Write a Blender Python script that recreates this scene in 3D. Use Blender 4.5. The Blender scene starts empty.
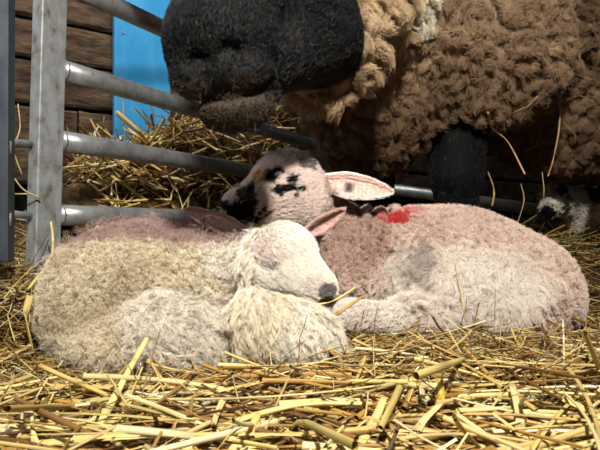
import bpy, math, random
import numpy as np
from mathutils import Vector

# ------------------------------------------------------------------ camera, world, lights
F = 560.0
CAMZ = 0.24
sc = bpy.context.scene
cam_data = bpy.data.cameras.new('camera')
cam = bpy.data.objects.new('camera', cam_data)
sc.collection.objects.link(cam)
cam.location = (0, 0, CAMZ)
cam.rotation_euler = (math.radians(90), 0, 0)
cam_data.sensor_width = 36.0
cam_data.lens = 36.0 * F / 600.0
cam_data.clip_start = 0.02
cam_data.dof.use_dof = True
cam_data.dof.focus_distance = 0.98
cam_data.dof.aperture_fstop = 14.0
sc.camera = cam

world = bpy.data.worlds.new('barn_dusk')
sc.world = world
world.use_nodes = True
world.node_tree.nodes['Background'].inputs[0].default_value = (0.75, 0.85, 1.0, 1)
world.node_tree.nodes['Background'].inputs[1].default_value = 0.05


def lamp(name, loc, target, size, power, col, spread=180):
    d = bpy.data.lights.new(name, 'AREA')
    d.shape = 'DISK'
    d.size = size
    d.energy = power
    d.color = col
    d.spread = math.radians(spread)
    o = bpy.data.objects.new(name, d)
    sc.collection.objects.link(o)
    o.location = loc
    o.rotation_euler = (Vector(target) - Vector(loc)).to_track_quat('-Z', 'Y').to_euler()
    return o


lamp('barn_lamp', (0.09, -0.22, 1.26), (0.05, 1.0, 0.14), 0.13, 25, (1.0, 0.955, 0.88), 120)
lamp('side_fill', (-1.7, 0.9, 1.9), (-0.4, 2.0, 0.5), 0.5, 12, (0.95, 0.98, 1.0), 140)  # added fill from the left for heap and wall, no actual doorway

lamp('heap_fill', (-0.35, 1.62, 1.75), (-0.35, 1.9, 0.3), 0.25, 9, (1.0, 0.95, 0.86), 150)  # added fill above the heap, also brightens rail tops and backs
sc.view_settings.view_transform = 'Standard'
sc.view_settings.look = 'None'
sc.view_settings.gamma = 1.0
sc.view_settings.use_curve_mapping = False
sc.view_settings.exposure = 0.0

rng = np.random.default_rng(7)
random.seed(7)
C = sc.collection
f32 = np.float32


# ------------------------------------------------------------------ helpers
def P(px, py, Y):
    """a point at real distance Y (metres) along the sight line of a photograph pixel"""
    return np.array([(px - 300.0) / F * Y, Y, CAMZ + (225.0 - py) / F * Y])


def lin(r, g, b):
    return np.array([((c / 255.0) / 12.92 if c / 255.0 <= 0.04045 else ((c / 255.0 + 0.055) / 1.055) ** 2.4) for c in (r, g, b)])


def norm(a):
    return a / np.maximum(np.linalg.norm(a, axis=-1, keepdims=True), 1e-9)


def _hash(i, j, k, s):
    n = (i * 73856093) ^ (j * 19349663) ^ (k * 83492791) ^ (s * 2654435)
    n = (n ^ (n >> 13)) * 1274126177
    n = n ^ (n >> 16)
    return (n & 0xFFFF) / 65535.0


def vnoise(p, scale, seed=0):
    """value noise in 0..1 at points p (N,3)"""
    q = np.asarray(p, dtype=np.float64) * scale
    i = np.floor(q).astype(np.int64)
    f = q - i
    f = f * f * (3 - 2 * f)
    out = 0
    for dx in (0, 1):
        wx = f[:, 0] if dx else 1 - f[:, 0]
        for dy in (0, 1):
            wy = f[:, 1] if dy else 1 - f[:, 1]
            for dz in (0, 1):
                wz = f[:, 2] if dz else 1 - f[:, 2]
                out = out + wx * wy * wz * _hash(i[:, 0] + dx, i[:, 1] + dy, i[:, 2] + dz, seed)
    return out


def sstep(a, b, x):
    t = np.clip((x - a) / (b - a), 0, 1)
    return t * t * (3 - 2 * t)


class Body:
    """a smooth union of ellipsoids and tapered capsules, with grooves"""

    def __init__(s):
        s.pr = []
        s.gr = []
        s.disp = None

    def ell(s, c, r, k=0.03, rot=0.0, yaw=0.0):
        s.pr.append(('e', np.array(c, float), np.array(r, float), k, math.radians(rot), math.radians(yaw)))

    def pell(s, px, py, Y, rx, rz, ry, k=0.03, rot=0.0, yaw=0.0):
        s.ell(P(px, py, Y), (rx * Y / F, ry, rz * Y / F), k, rot, yaw)

    def cap(s, a, b, ra, rb, k=0.02):
        s.pr.append(('c', np.array(a, float), np.array(b, float), k, ra, rb))

    def chain(s, pts, rad, k=0.02):
        for i in range(len(pts) - 1):
            s.cap(pts[i], pts[i + 1], rad[i], rad[i + 1], k)

    def groove(s, pts, w, depth):
        s.gr.append(([np.array(p, float) for p in pts], w, depth))

    def d(s, p):
        p = np.asarray(p)
        out = None
        for q in s.pr:
            if q[0] == 'e':
                v = p - q[1].astype(p.dtype)
                if q[4] or q[5]:
                    c_, s_ = math.cos(q[4]), math.sin(q[4])
                    x, y, z = v[:, 0], v[:, 1], v[:, 2]
                    if q[5]:
                        cy, sy = math.cos(q[5]), math.sin(q[5])
                        x, y = x * cy + y * sy, -x * sy + y * cy
                    x, z = x * c_ + z * s_, -x * s_ + z * c_
                    v = np.stack([x, y, z], 1)
                r = q[2].astype(p.dtype)
                k0 = np.linalg.norm(v / r, axis=1)
                k1 = np.linalg.norm(v / (r * r), axis=1)
                d = np.where(k1 > 1e-6, k0 * (k0 - 1) / np.maximum(k1, 1e-6), -r.min())
            else:
                a, b = q[1].astype(p.dtype), q[2].astype(p.dtype)
                ab = b - a
                t = np.clip(((p - a) @ ab) / (ab @ ab), 0, 1)
                d = np.linalg.norm(p - a - t[:, None] * ab, axis=1) - (q[4] + (q[5] - q[4]) * t)
            if out is None:
                out = d
            else:
                k = q[3]
                h = np.maximum(k - np.abs(out - d), 0) / k
                out = np.minimum(out, d) - h * h * k * 0.25
        for pts, w, dep in s.gr:
            m = None
            for i in range(len(pts) - 1):
                a, ab = pts[i], pts[i + 1] - pts[i]
                t = np.clip(((p - a) @ ab) / max(ab @ ab, 1e-9), 0, 1)
                dd = np.linalg.norm(p - a - t[:, None] * ab, axis=1)
                m = dd if m is None else np.minimum(m, dd)
            out = out + dep * np.exp(-(m / w) ** 2)
        if s.disp is not None:
            out = out + s.disp(p)
        return out

    def grad(s, p):
        e = 0.002
        g = [s.d(p + np.eye(3)[i] * e) - s.d(p - np.eye(3)[i] * e) for i in range(3)]
        return norm(np.stack(g, 1))

    def hit(s, px, py, y0=0.5, y1=2.2):
        """where the sight line of a pixel meets this body"""
        Y = np.linspace(y0, y1, 700)
        pts = np.stack([(px - 300.0) / F * Y, Y, CAMZ + (225.0 - py) / F * Y], 1)
        d = s.d(pts)
        i = np.argmax(d < 0) if (d < 0).any() else int(np.argmin(d))
        return pts[i]

    def mesh(s, h, lo=None, hi=None):
        if lo is None:      # h holds the three axes, finer where detail is wanted
            ax = [np.array(a) for a in h]
        else:
            lo = np.array(lo, float)
            n = np.ceil((np.array(hi) - lo) / h).astype(int) + 1
            ax = [lo[i] + np.arange(n[i]) * h for i in range(3)]
        n = np.array([len(a) for a in ax])
        V = np.empty(n, dtype=f32)
        YZ = np.stack(np.meshgrid(ax[1], ax[2], indexing='ij'), -1).reshape(-1, 2)
        step = max(1, int(400000 / len(YZ)))
        for i in range(0, n[0], step):
            xs = ax[0][i:i + step]
            pts = np.concatenate([np.repeat(xs, len(YZ))[:, None], np.tile(YZ, (len(xs), 1))], 1).astype(f32)
            V[i:i + step] = s.d(pts).reshape(len(xs), n[1], n[2])
        I = V < 0
        cnt = np.zeros(n - 1, dtype=np.int8)
        for a in (0, 1):
            for b in (0, 1):
                for c in (0, 1):
                    cnt += I[a:n[0] - 1 + a, b:n[1] - 1 + b, c:n[2] - 1 + c]
        act = np.argwhere((cnt > 0) & (cnt < 8))
        idx = -np.ones(n - 1, dtype=np.int64)
        idx[act[:, 0], act[:, 1], act[:, 2]] = np.arange(len(act))
        acc = np.zeros((len(act), 3))
        num = np.zeros(len(act))
        cs = [np.array([a, b, c]) for a in (0, 1) for b in (0, 1) for c in (0, 1)]
        for A in cs:
            for B in cs:
                if (B - A).sum() == 1 and ((B - A) >= 0).all():
                    ia, ib = act + A, act + B
                    va = V[ia[:, 0], ia[:, 1], ia[:, 2]]
                    vb = V[ib[:, 0], ib[:, 1], ib[:, 2]]
                    m = (va < 0) != (vb < 0)
                    t = np.where(m, va / np.where(m, va - vb, 1), 0)
                    acc += np.where(m[:, None], A + t[:, None] * (B - A), 0)
                    num += m
        fr = act + acc / num[:, None]
        verts = np.stack([np.interp(fr[:, i], np.arange(n[i]), ax[i]) for i in range(3)], 1)
        quads = []
        for ax_ in range(3):
            o1, o2 = [(1, 2), (2, 0), (0, 1)][ax_]
            sl = [slice(None)] * 3
            sl2 = [slice(None)] * 3
            sl[ax_] = slice(0, n[ax_] - 1)
            sl2[ax_] = slice(1, n[ax_])
            a, b = I[tuple(sl)], I[tuple(sl2)]
            e = np.argwhere(a != b)
            e = e[(e[:, o1] > 0) & (e[:, o2] > 0) & (e[:, o1] < n[o1] - 1) & (e[:, o2] < n[o2] - 1)]
            ins = a[e[:, 0], e[:, 1], e[:, 2]]
            q = []
            for d1, d2 in ((-1, -1), (0, -1), (0, 0), (-1, 0)):
                cc = e.copy()
                cc[:, o1] += d1
                cc[:, o2] += d2
                q.append(idx[cc[:, 0], cc[:, 1], cc[:, 2]])
            q = np.stack(q, 1)
            q[~ins] = q[~ins][:, ::-1]
            quads.append(q)
        return verts, np.concatenate(quads)


def bulk_mesh(name, verts, faces, smooth=True):
    """faces: (N,k) array"""
    me = bpy.data.meshes.new(name)
    N, k = faces.shape
    me.vertices.add(len(verts))
    me.vertices.foreach_set('co', np.asarray(verts, dtype=f32).ravel())
    me.loops.add(N * k)
    me.loops.foreach_set('vertex_index', faces.astype(np.int32).ravel())
    me.polygons.add(N)
    me.polygons.foreach_set('loop_start', (np.arange(N) * k).astype(np.int32))
    me.polygons.foreach_set('use_smooth', np.full(N, smooth))
    me.update(calc_edges=True)
    me.validate()
    return me


def set_col(me, cols, name='Col', domain='POINT'):
    a = me.attributes.new(name, 'FLOAT_COLOR', domain)
    c = np.ones((len(cols), 4), dtype=f32)
    c[:, :3] = np.clip(cols, 0, 1)
    a.data.foreach_set('color', c.ravel())


def link(name, data, mat=None, parent=None, **props):
    o = bpy.data.objects.new(name, data)
    C.objects.link(o)
    if mat is not None and data is not None:
        data.materials.append(mat)
    if parent is not None:
        o.parent = parent
    for k, v in props.items():
        o[k] = v
    return o


def pymesh(name, verts, faces, smooth=False):
    me = bpy.data.meshes.new(name)
    me.from_pydata([tuple(map(float, v)) for v in verts], [], faces)
    me.update()
    if smooth:
        me.polygons.foreach_set('use_smooth', [True] * len(me.polygons))
    return me


def box_verts(c, ex, ey, ez):
    c, ex, ey, ez = map(np.array, (c, ex, ey, ez))
    return [c + sx * ex + sy * ey + sz * ez for sz in (-1, 1) for sx, sy in ((-1, -1), (1, -1), (1, 1), (-1, 1))]


BOXF = [(3, 2, 1, 0), (4, 5, 6, 7), (0, 1, 5, 4), (1, 2, 6, 5), (2, 3, 7, 6), (3, 0, 4, 7)]


def bevel_box(name, c, ex, ey, ez, bev, mat, parent=None, seg=2, **props):
    me = pymesh(name, box_verts(c, ex, ey, ez), BOXF)
    o = link(name, me, mat, parent, **props)
    if bev:
        m = o.modifiers.new('bevel', 'BEVEL')
        m.width = bev
        m.segments = seg
    return o


def tube(pts, rad, sides=14, flat=1.0, close=True):
    """tube along pts; rad a number or list"""
    pts = [np.array(p, float) for p in pts]
    n = len(pts)
    rad = [rad] * n if np.isscalar(rad) else rad
    vs, fs = [], []
    ref = np.array([0.13, 0.31, 0.94])
    for i, p in enumerate(pts):
        t = norm(pts[min(i + 1, n - 1)] - pts[max(i - 1, 0)])
        u = norm(np.cross(t, ref))
        v = np.cross(t, u)
        for k in range(sides):
            a = 2 * math.pi * k / sides
            vs.append(p + rad[i] * (math.cos(a) * u + flat * math.sin(a) * v))
    for i in range(n - 1):
        for k in range(sides):
            k2 = (k + 1) % sides
            fs.append((i * sides + k, i * sides + k2, (i + 1) * sides + k2, (i + 1) * sides + k))
    if close:
        fs.append(tuple(range(sides))[::-1])
        fs.append(tuple((n - 1) * sides + k for k in range(sides)))
    return vs, fs


# ------------------------------------------------------------------ materials
def new_mat(name):
    m = bpy.data.materials.new(name)
    m.use_nodes = True
    nt = m.node_tree
    return m, nt, nt.nodes['Principled BSDF']


def attr_mat(name, rough=0.8, spec=0.15, mul=1.0, noise=0.0, bump=0.0, scale=200):
    m, nt, b = new_mat(name)
    a = nt.nodes.new('ShaderNodeAttribute')
    a.attribute_name = 'Col'
    b.inputs['Roughness'].default_value = rough
    b.inputs['Specular IOR Level'].default_value = spec
    nt.links.new(a.outputs['Color'], b.inputs['Base Color'])
    if bump:
        tc = nt.nodes.new('ShaderNodeTexCoord')
        n = nt.nodes.new('ShaderNodeTexNoise')
        n.inputs['Scale'].default_value = scale
        nt.links.new(tc.outputs['Object'], n.inputs['Vector'])
        bp = nt.nodes.new('ShaderNodeBump')
        bp.inputs['Strength'].default_value = bump
        bp.inputs['Distance'].default_value = 0.003
        nt.links.new(n.outputs['Fac'], bp.inputs['Height'])
        nt.links.new(bp.outputs['Normal'], b.inputs['Normal'])
    return m


def noise_mat(name, c1, c2, scale=(8, 8, 8), rough=0.7, metal=0.0, bump=0.3, dist=0.004, c3=None, spec=0.3, detail=8, lo=0.35, hi=0.65):
    m, nt, b = new_mat(name)
    L = nt.links.new
    tc = nt.nodes.new('ShaderNodeTexCoord')
    mp = nt.nodes.new('ShaderNodeMapping')
    mp.inputs['Scale'].default_value = scale
    L(tc.outputs['Object'], mp.inputs['Vector'])
    n = nt.nodes.new('ShaderNodeTexNoise')
    n.inputs['Scale'].default_value = 1.0
    n.inputs['Detail'].default_value = detail
    n.inputs['Roughness'].default_value = 0.65
    L(mp.outputs['Vector'], n.inputs['Vector'])
    r = nt.nodes.new('ShaderNodeValToRGB')
    r.color_ramp.elements[0].position = lo
    r.color_ramp.elements[1].position = hi
    r.color_ramp.elements[0].color = (*c1, 1)
    r.color_ramp.elements[1].color = (*c2, 1)
    if c3 is not None:
        e = r.color_ramp.elements.new(min(0.98, hi + 0.12))
        e.color = (*c3, 1)
    L(n.outputs['Fac'], r.inputs['Fac'])
    L(r.outputs['Color'], b.inputs['Base Color'])
    b.inputs['Roughness'].default_value = rough
    b.inputs['Metallic'].default_value = metal
    b.inputs['Specular IOR Level'].default_value = spec
    bp = nt.nodes.new('ShaderNodeBump')
    bp.inputs['Strength'].default_value = bump
    bp.inputs['Distance'].default_value = dist
    L(n.outputs['Fac'], bp.inputs['Height'])
    L(bp.outputs['Normal'], b.inputs['Normal'])
    return m


def straw_material():
    m, nt, b = new_mat('straw')
    L = nt.links.new
    a = nt.nodes.new('ShaderNodeAttribute')
    a.attribute_name = 'Col'
    s = nt.nodes.new('ShaderNodeAttribute')
    s.attribute_name = 'suv'
    mp = nt.nodes.new('ShaderNodeMapping')
    mp.inputs['Scale'].default_value = (14, 9, 1)
    L(s.outputs['Vector'], mp.inputs['Vector'])
    n = nt.nodes.new('ShaderNodeTexNoise')
    n.inputs['Scale'].default_value = 1.0
    n.inputs['Detail'].default_value = 5
    L(mp.outputs['Vector'], n.inputs['Vector'])
    r = nt.nodes.new('ShaderNodeMapRange')
    r.inputs['From Min'].default_value = 0.3
    r.inputs['From Max'].default_value = 0.7
    r.inputs['To Min'].default_value = 0.55
    r.inputs['To Max'].default_value = 1.15
    L(n.outputs['Fac'], r.inputs['Value'])
    mx = nt.nodes.new('ShaderNodeVectorMath')
    mx.operation = 'SCALE'
    L(a.outputs['Color'], mx.inputs[0])
    L(r.outputs['Result'], mx.inputs['Scale'])
    L(mx.outputs[0], b.inputs['Base Color'])
    bp = nt.nodes.new('ShaderNodeBump')
    bp.inputs['Strength'].default_value = 0.5
    bp.inputs['Distance'].default_value = 0.0006
    L(n.outputs['Fac'], bp.inputs['Height'])
    L(bp.outputs['Normal'], b.inputs['Normal'])
    b.inputs['Roughness'].default_value = 0.5
    b.inputs['Specular IOR Level'].default_value = 0.4
    return m


M_STRAW = straw_material()
M_SKIN = attr_mat('lamb_skin', 0.75, 0.2, bump=0.3, scale=300)
M_WOOL = attr_mat('wool_fibre', 0.75, 0.12)
M_BLACK_HAIR = attr_mat('glossy_short_hair', 0.32, 0.22)
M_GALV = noise_mat('galvanised_steel', lin(138, 142, 146), lin(172, 172, 170), (30, 30, 30), 0.38, 0.55, 0.15, 0.001, lin(120, 104, 78), lo=0.38, hi=0.6)
M_GALV_DIRTY = noise_mat('muddied_galvanised_steel', lin(158, 162, 166), lin(140, 141, 140), (38, 38, 26), 0.5, 0.3, 0.3, 0.0015, lin(104, 86, 60), lo=0.40, hi=0.56)
M_GALV_DARK = noise_mat('weathered_dark_steel', lin(52, 58, 66), lin(80, 86, 92), (20, 20, 8), 0.5, 0.6, 0.2, 0.001)
M_BOARD = noise_mat('old_brown_timber', lin(44, 33, 26), lin(104, 82, 62), (9, 9, 30), 0.85, 0, 1.0, 0.02, lin(134, 112, 88))
M_BLUE = noise_mat('sky_blue_paint', lin(46, 138, 194), lin(72, 154, 206), (14, 14, 5), 0.45, 0, 0.12, 0.002, lin(124, 180, 212), lo=0.4, hi=0.7)
M_SOIL = noise_mat('trodden_bedding', lin(38, 26, 12), lin(92, 68, 34), (60, 60, 60), 0.95, 0, 0.8, 0.01)
M_DARK = noise_mat('dark_horn', lin(22, 18, 16), lin(44, 37, 32), (60, 60, 60), 0.45, 0, 0.3, 0.001)
M_HORN = noise_mat('pale_horn', lin(150, 138, 118), lin(196, 184, 162), (60, 60, 60), 0.5, 0, 0.3, 0.001)
M_EYE = noise_mat('amber_eye', lin(70, 45, 15), lin(110, 75, 25), (40, 40, 40), 0.08, 0, 0.0, 0.001, spec=0.8)


# ------------------------------------------------------------------ the ground
def height(x, y):
    x = np.asarray(x, float)
    y = np.asarray(y, float)
    p = np.stack([x, y, x * 0 + 3.3], -1).reshape(-1, 3)
    b = (vnoise(p, 7, 1).reshape(x.shape) - 0.5) * 0.018 + (vnoise(p, 18, 2).reshape(x.shape) - 0.5) * 0.012
    h = 0.033 * sstep(-0.16, 0.02, x) * sstep(0.62, 0.8, y)
    h = h + 0.15 * sstep(-0.36, -0.50, x) * sstep(0.80, 1.2, y)
    h = h + 0.15 * sstep(0.15, 0.6, x) * sstep(1.25, 1.75, y)
    h = h + 0.10 * sstep(1.3, 1.7, y) * sstep(0.3, 0.0, x)
    return h + b


xs = np.arange(-3.0, 3.4, 0.03)
ys = np.arange(-0.6, 3.6, 0.03)
GX, GY = np.meshgrid(xs, ys, indexing='ij')
gz = height(GX, GY) - 0.012
gv = np.stack([GX, GY, gz], -1).reshape(-1, 3)
ii, jj = np.meshgrid(np.arange(len(xs) - 1), np.arange(len(ys) - 1), indexing='ij')
a0 = (ii * len(ys) + jj).ravel()
gf = np.stack([a0, a0 + len(ys), a0 + len(ys) + 1, a0 + 1], 1)
link('floor', bulk_mesh('floor', gv, gf), M_SOIL, kind='structure', label='trodden barn floor under the straw bedding')

# ------------------------------------------------------------------ back wall of planks, blue board
W0 = np.array([-0.839, 2.0, 0.0])
WD = norm(np.array([0.324, 0.22, 0.0]))
WN = np.array([WD[1], -WD[0], 0.0])          # towards the camera
WU = np.array([0, 0, 1.0])


def wall_s(px):
    """distance along the wall seen at pixel column px"""
    k = (px - 300.0) / F
    return (k * W0[1] - W0[0]) / (WD[0] - k * WD[1])


wall = bevel_box('wall_back', W0 + WD * 0.9 - WN * 0.10 + WU * 1.0, WD * 2.6, WN * 0.03, WU * 1.05, 0, noise_mat('dark_gap', lin(14, 11, 9), lin(24, 19, 15), rough=0.95),
                 kind='structure', label='barn wall of rough brown timber planks')
zz = 0.385
row = 0
while zz < 2.0:
    hh = 0.146 + 0.012 * ((row * 37) % 5 - 2) / 2
    s0 = -1.7 + 0.35 * (row % 3)
    while s0 < 3.4:
        ln = 1.15 + 0.25 * random.random()
        if row < 6 or s0 < 3:
            n1, n2 = 26, 5
            vs, fs = [], []
            for a in range(n1):
                for bq in range(n2 + 1):
                    u = s0 + (ln - 0.008) * a / (n1 - 1)
                    v = zz + (hh - 0.012) * (0, 0.07, 0.35, 0.65, 0.93, 1)[bq]
                    e = 0.006 * (random.random() - 0.5) if bq in (0, n2) else 0
                    dpt = 0.007 * (random.random() - 0.5) - (0.010 if bq in (0, n2) else 0)
                    vs.append(W0 + WD * u + WU * (v + e) + WN * dpt)
            nf = len(vs)
            for a in range(n1):
                for bq in (0, n2):
                    q = vs[a * (n2 + 1) + bq]
                    vs.append(q - WN * 0.035)
            for a in range(n1 - 1):
                for bq in range(n2):
                    i0 = a * (n2 + 1) + bq
                    fs.append((i0, i0 + n2 + 1, i0 + n2 + 2, i0 + 1))
                fs.append((nf + a * 2, nf + a * 2 + 2, (a + 1) * (n2 + 1), a * (n2 + 1)))
                fs.append((a * (n2 + 1) + n2, (a + 1) * (n2 + 1) + n2, nf + a * 2 + 3, nf + a * 2 + 1))
            fs.append((0, 1, 2, 3, 4, 5, nf + 1, nf))
            e0 = (n1 - 1) * (n2 + 1)
            fs.append((e0 + 5, e0 + 4, e0 + 3, e0 + 2, e0 + 1, e0, nf + 2 * (n1 - 1), nf + 2 * (n1 - 1) + 1))
            link('plank', pymesh('plank', vs, fs, False), M_BOARD, wall)
        s0 += ln
    zz += hh
    row += 1
sb = wall_s(85)
bevel_box('sill_beam', W0 + WD * 0.8 + WU * 0.25 + WN * 0.03, WD * 2.5, WN * 0.05, WU * 0.035, 0.006, M_BOARD, wall)

sA, sB = wall_s(111), wall_s(166)
blue = bevel_box('blue_board', W0 + WD * (sA + sB) / 2 + WN * 0.035 + WU * 0.93, WD * (sB - sA) / 2, WN * 0.014, WU * 0.58, 0.003, M_BLUE,
                 label='tall sky blue painted board fixed upright against brown plank wall', category='board')
for zc in (0.55, 0.95, 1.3):
    vs, fs = tube([W0 + WD * (sA + 0.03) + WN * 0.048 + WU * zc, W0 + WD * (sA + 0.03) + WN * 0.053 + WU * zc], [0.006, 0.004], 10)
    link('nail_head', pymesh('nail_head', vs, fs), M_GALV, blue)

# ------------------------------------------------------------------ gate (galvanised hurdle)
def gateY(px):
    return 1.0 / (0.847 - 0.00164 * (px - 63))


gate = link('sheep_hurdle', None, label='galvanised steel sheep hurdle with a dirt-spotted box post and round rails', category='gate')
A = P(63, 225, gateY(63))
Bq = P(325, 225, gateY(325))
GD = norm((Bq - A) * np.array([1, 1, 0]))
GN = np.array([GD[1], -GD[0], 0.0])
pb = P(42, 300, 1.16)
pt = P(53, -90, 1.16)
for z in (0.261, 0.419, 0.569, 0.755, 0.94):
    a = A.copy()
    b_ = Bq.copy()
    a[2] = z
    b_[2] = z
    tz = (z - pb[2]) / (pt[2] - pb[2])
    ax_ = pb + (pt - pb) * tz + GD * 0.030
    a[:2] = ax_[:2]
    pts = [a + (b_ - a) * t for t in np.linspace(0, 1, 12)]
    vs, fs = tube(pts, 0.0225, 20)
    link('rail', pymesh('rail', vs, fs, True), M_GALV, gate)
    # weld collar where the rail meets the post
    vs, fs = tube([a + GD * 0.001, a + GD * 0.004, a + GD * 0.007], [0.0238, 0.0236, 0.0226], 20)
    link('weld_collar', pymesh('weld_collar', vs, fs, True), M_GALV, gate)
post = bevel_box('box_post', (pb + pt) / 2, GD * 0.031, GN * 0.016, (pt - pb) / 2, 0.004, M_GALV_DIRTY, gate, seg=3)
# far upright of the hurdle, behind the ewe
vs, fs = tube([Bq + np.array([0, 0, -0.05 + 0.0]) , Bq + np.array([0, 0, 0.75])], 0.022, 16)
link('end_upright', pymesh('end_upright', vs, fs, True), M_GALV, gate)

h2 = link('sheep_hurdle.001', None, label='dark weathered upright of a second hurdle at the frame edge, pinned to the box post', category='gate')
q0, q1 = P(3, 262, 1.05), P(4, -90, 1.05)
bevel_box('upright', (q0 + q1) / 2, np.array([0.014, 0.004, 0]), np.array([-0.004, 0.02, 0]), (q1 - q0) / 2, 0.003, M_GALV_DARK, h2)
for py in (142, 214):
    vs, fs = tube([P(6, py - 1, 1.06), P(20, py + 1, 1.1), P(32, py + 2, 1.14)], 0.0075, 12)
    link('link_pin', pymesh('link_pin', vs, fs, True), M_GALV, h2)
    vs, fs = tube([P(9, py - 1, 1.045), P(9, py + 12, 1.045)], 0.005, 10)
    link('drop_pin', pymesh('drop_pin', vs, fs, True), M_GALV, h2)
for z in (0.42, 0.57, 0.75):
    vs, fs = tube([np.array([q0[0] - 0.01, 1.05, z]), np.array([q0[0] - 0.8, 0.75, z])], 0.02, 14)
    link('rail', pymesh('rail', vs, fs, True), M_GALV_DARK, h2)

h3 = link('sheep_hurdle.002', None, label='far hurdle rails half lost in shadow between and behind the ewe legs', category='gate')
for (pa, pb_) in (((325, 180, 2.1), (700, 232, 2.0)), ((325, 120, 2.2), (700, 160, 2.0))):
    vs, fs = tube([P(*pa), P(*pb_)], 0.021, 14)
    link('rail', pymesh('rail', vs, fs, True), M_GALV, h3)


# ------------------------------------------------------------------ hair
def hair_object(name, pts, rad, cols, mat, parent, **props):
    """pts (N,K,3), rad (N,K), cols (N,3)"""
    N, K, _ = pts.shape
    cu = bpy.data.hair_curves.new(name)
    cu.add_curves([K] * N)
    pa = cu.attributes.get('position') or cu.attributes.new('position', 'FLOAT_VECTOR', 'POINT')
    pa.data.foreach_set('vector', pts.astype(f32).ravel())
    ra = cu.attributes.get('radius') or cu.attributes.new('radius', 'FLOAT', 'POINT')
    ra.data.foreach_set('value', rad.astype(f32).ravel())
    ca = cu.attributes.new('Col', 'FLOAT_COLOR', 'CURVE')
    c = np.ones((N, 4), dtype=f32)
    c[:, :3] = np.clip(cols, 0, 1)
    ca.data.foreach_set('color', c.ravel())
    return link(name, cu, mat, parent, **props)


def sample(verts, quads, n, body, keep=None):
    a, b, c, d = (verts[quads[:, i]] for i in range(4))
    ar = np.linalg.norm(np.cross(c - a, d - b), axis=1)
    cen = (a + b + c + d) / 4
    w = ar.copy()
    nm = norm(np.cross(c - a, d - b))
    to = norm(np.array([0, 0, CAMZ]) - cen)
    face = (nm * to).sum(1)
    w *= np.where(face > -0.25, 1.0, 0.3)
    if keep is not None:
        w *= keep(cen)
    i = rng.choice(len(quads), n, p=w / w.sum())
    u, v = rng.random((n, 1)), rng.random((n, 1))
    p = (a[i] * (1 - u) + b[i] * u) * (1 - v) + (d[i] * (1 - u) + c[i] * u) * v
    g = body.grad(p)
    return p, g


def locks(p, n, flow, L, curl, turns, spread, S, K, rise, lean, r0, col, colvar=0.12, jit=0.3, tip_taper=0.5, frizz=0.35):
    """tufts of wool. p,n,flow (N,3); L,curl,turns,spread,rise,lean (N,) ; S strands per lock"""
    N = len(p)
    bc = lambda x: np.broadcast_to(np.asarray(x, float), (N,))
    L, curl, turns, spread, rise, lean = map(bc, (L, curl, turns, spread, rise, lean))
    u = norm(flow - (flow * n).sum(1, keepdims=True) * n + 1e-5)
    v = np.cross(n, u)
    th = rng.random(N) * 2 * math.pi
    e1 = np.cos(th)[:, None] * u + np.sin(th)[:, None] * v
    ph0 = rng.random((N, 1)) * 2 * math.pi
    t = np.linspace(0, 1, K)
    sgn = np.where(rng.random((N, 1)) < 0.5, -1, 1)
    Lr = L * (0.75 + 0.5 * rng.random(N))
    # strands
    ang = rng.random((N, S)) * 2 * math.pi
    rr = np.sqrt(rng.random((N, S)))
    ox = rr * np.cos(ang) * spread[:, None]
    oy = rr * np.sin(ang) * spread[:, None]
    phs = ph0 + (rng.random((N, S)) - 0.5) * 0.9
    ls = Lr[:, None] * (0.8 + 0.4 * rng.random((N, S)))
    tt = t[None, None, :]
    ev = np.sin(tt * math.pi / 2)
    up = ls[..., None] * rise[:, None, None] * ev
    al = ls[..., None] * lean[:, None, None] * tt ** 1.4
    env = np.minimum(1, tt * 2.2)
    w = 2 * math.pi * turns[:, None, None] * tt * sgn[:, :, None]
    c1 = curl[:, None, None] * (np.cos(phs[..., None] + w) - np.cos(phs[..., None])) * env
    c2 = curl[:, None, None] * (np.sin(phs[..., None] + w) - np.sin(phs[..., None])) * env
    off = 1 - tip_taper * tt
    jx = (rng.random((N, S, 1)) - 0.5) * jit * spread[:, None, None] * 2 * tt
    jy = (rng.random((N, S, 1)) - 0.5) * jit * spread[:, None, None] * 2 * tt
    X = ox[..., None] * off + al + jx
    Yv = oy[..., None] * off + jy
    pts = (p[:, None, None, :] + n[:, None, None, :] * (up + c2 * 0.8)[..., None]
           + u[:, None, None, :] * X[..., None] + v[:, None, None, :] * Yv[..., None]
           + e1[:, None, None, :] * c1[..., None])
    pts = pts.reshape(N * S, K, 3)
    nrm = np.repeat(n, S, 0)
    for fr in (0.9, 2.1):
        f = rng.normal(size=(N * S, 1, 3))
        g = rng.normal(size=(N * S, 1, 3))
        w_ = 2 * math.pi * fr * (0.7 + 0.6 * rng.random((N * S, 1, 1))) * t[None, :, None]
        pts = pts + (f * np.sin(w_) + g * (1 - np.cos(w_))) * (np.repeat(spread, S) * frizz / fr)[:, None, None]
    pts = pts - nrm[:, None, :] * 0.001
    rad = np.broadcast_to(r0 * (1 - 0.55 * t), (N * S, K))
    cc = np.repeat(col, S, 0) * (1 + (np.repeat(rng.random((N, 1)), S, 0) - 0.5) * 2 * colvar + (rng.random((N * S, 1)) - 0.5) * 2 * colvar)
    return pts.reshape(N * S, K, 3), rad, cc


def cat(parts):
    return np.concatenate([a[0] for a in parts]), np.concatenate([a[1] for a in parts]), np.concatenate([a[2] for a in parts])


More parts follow.
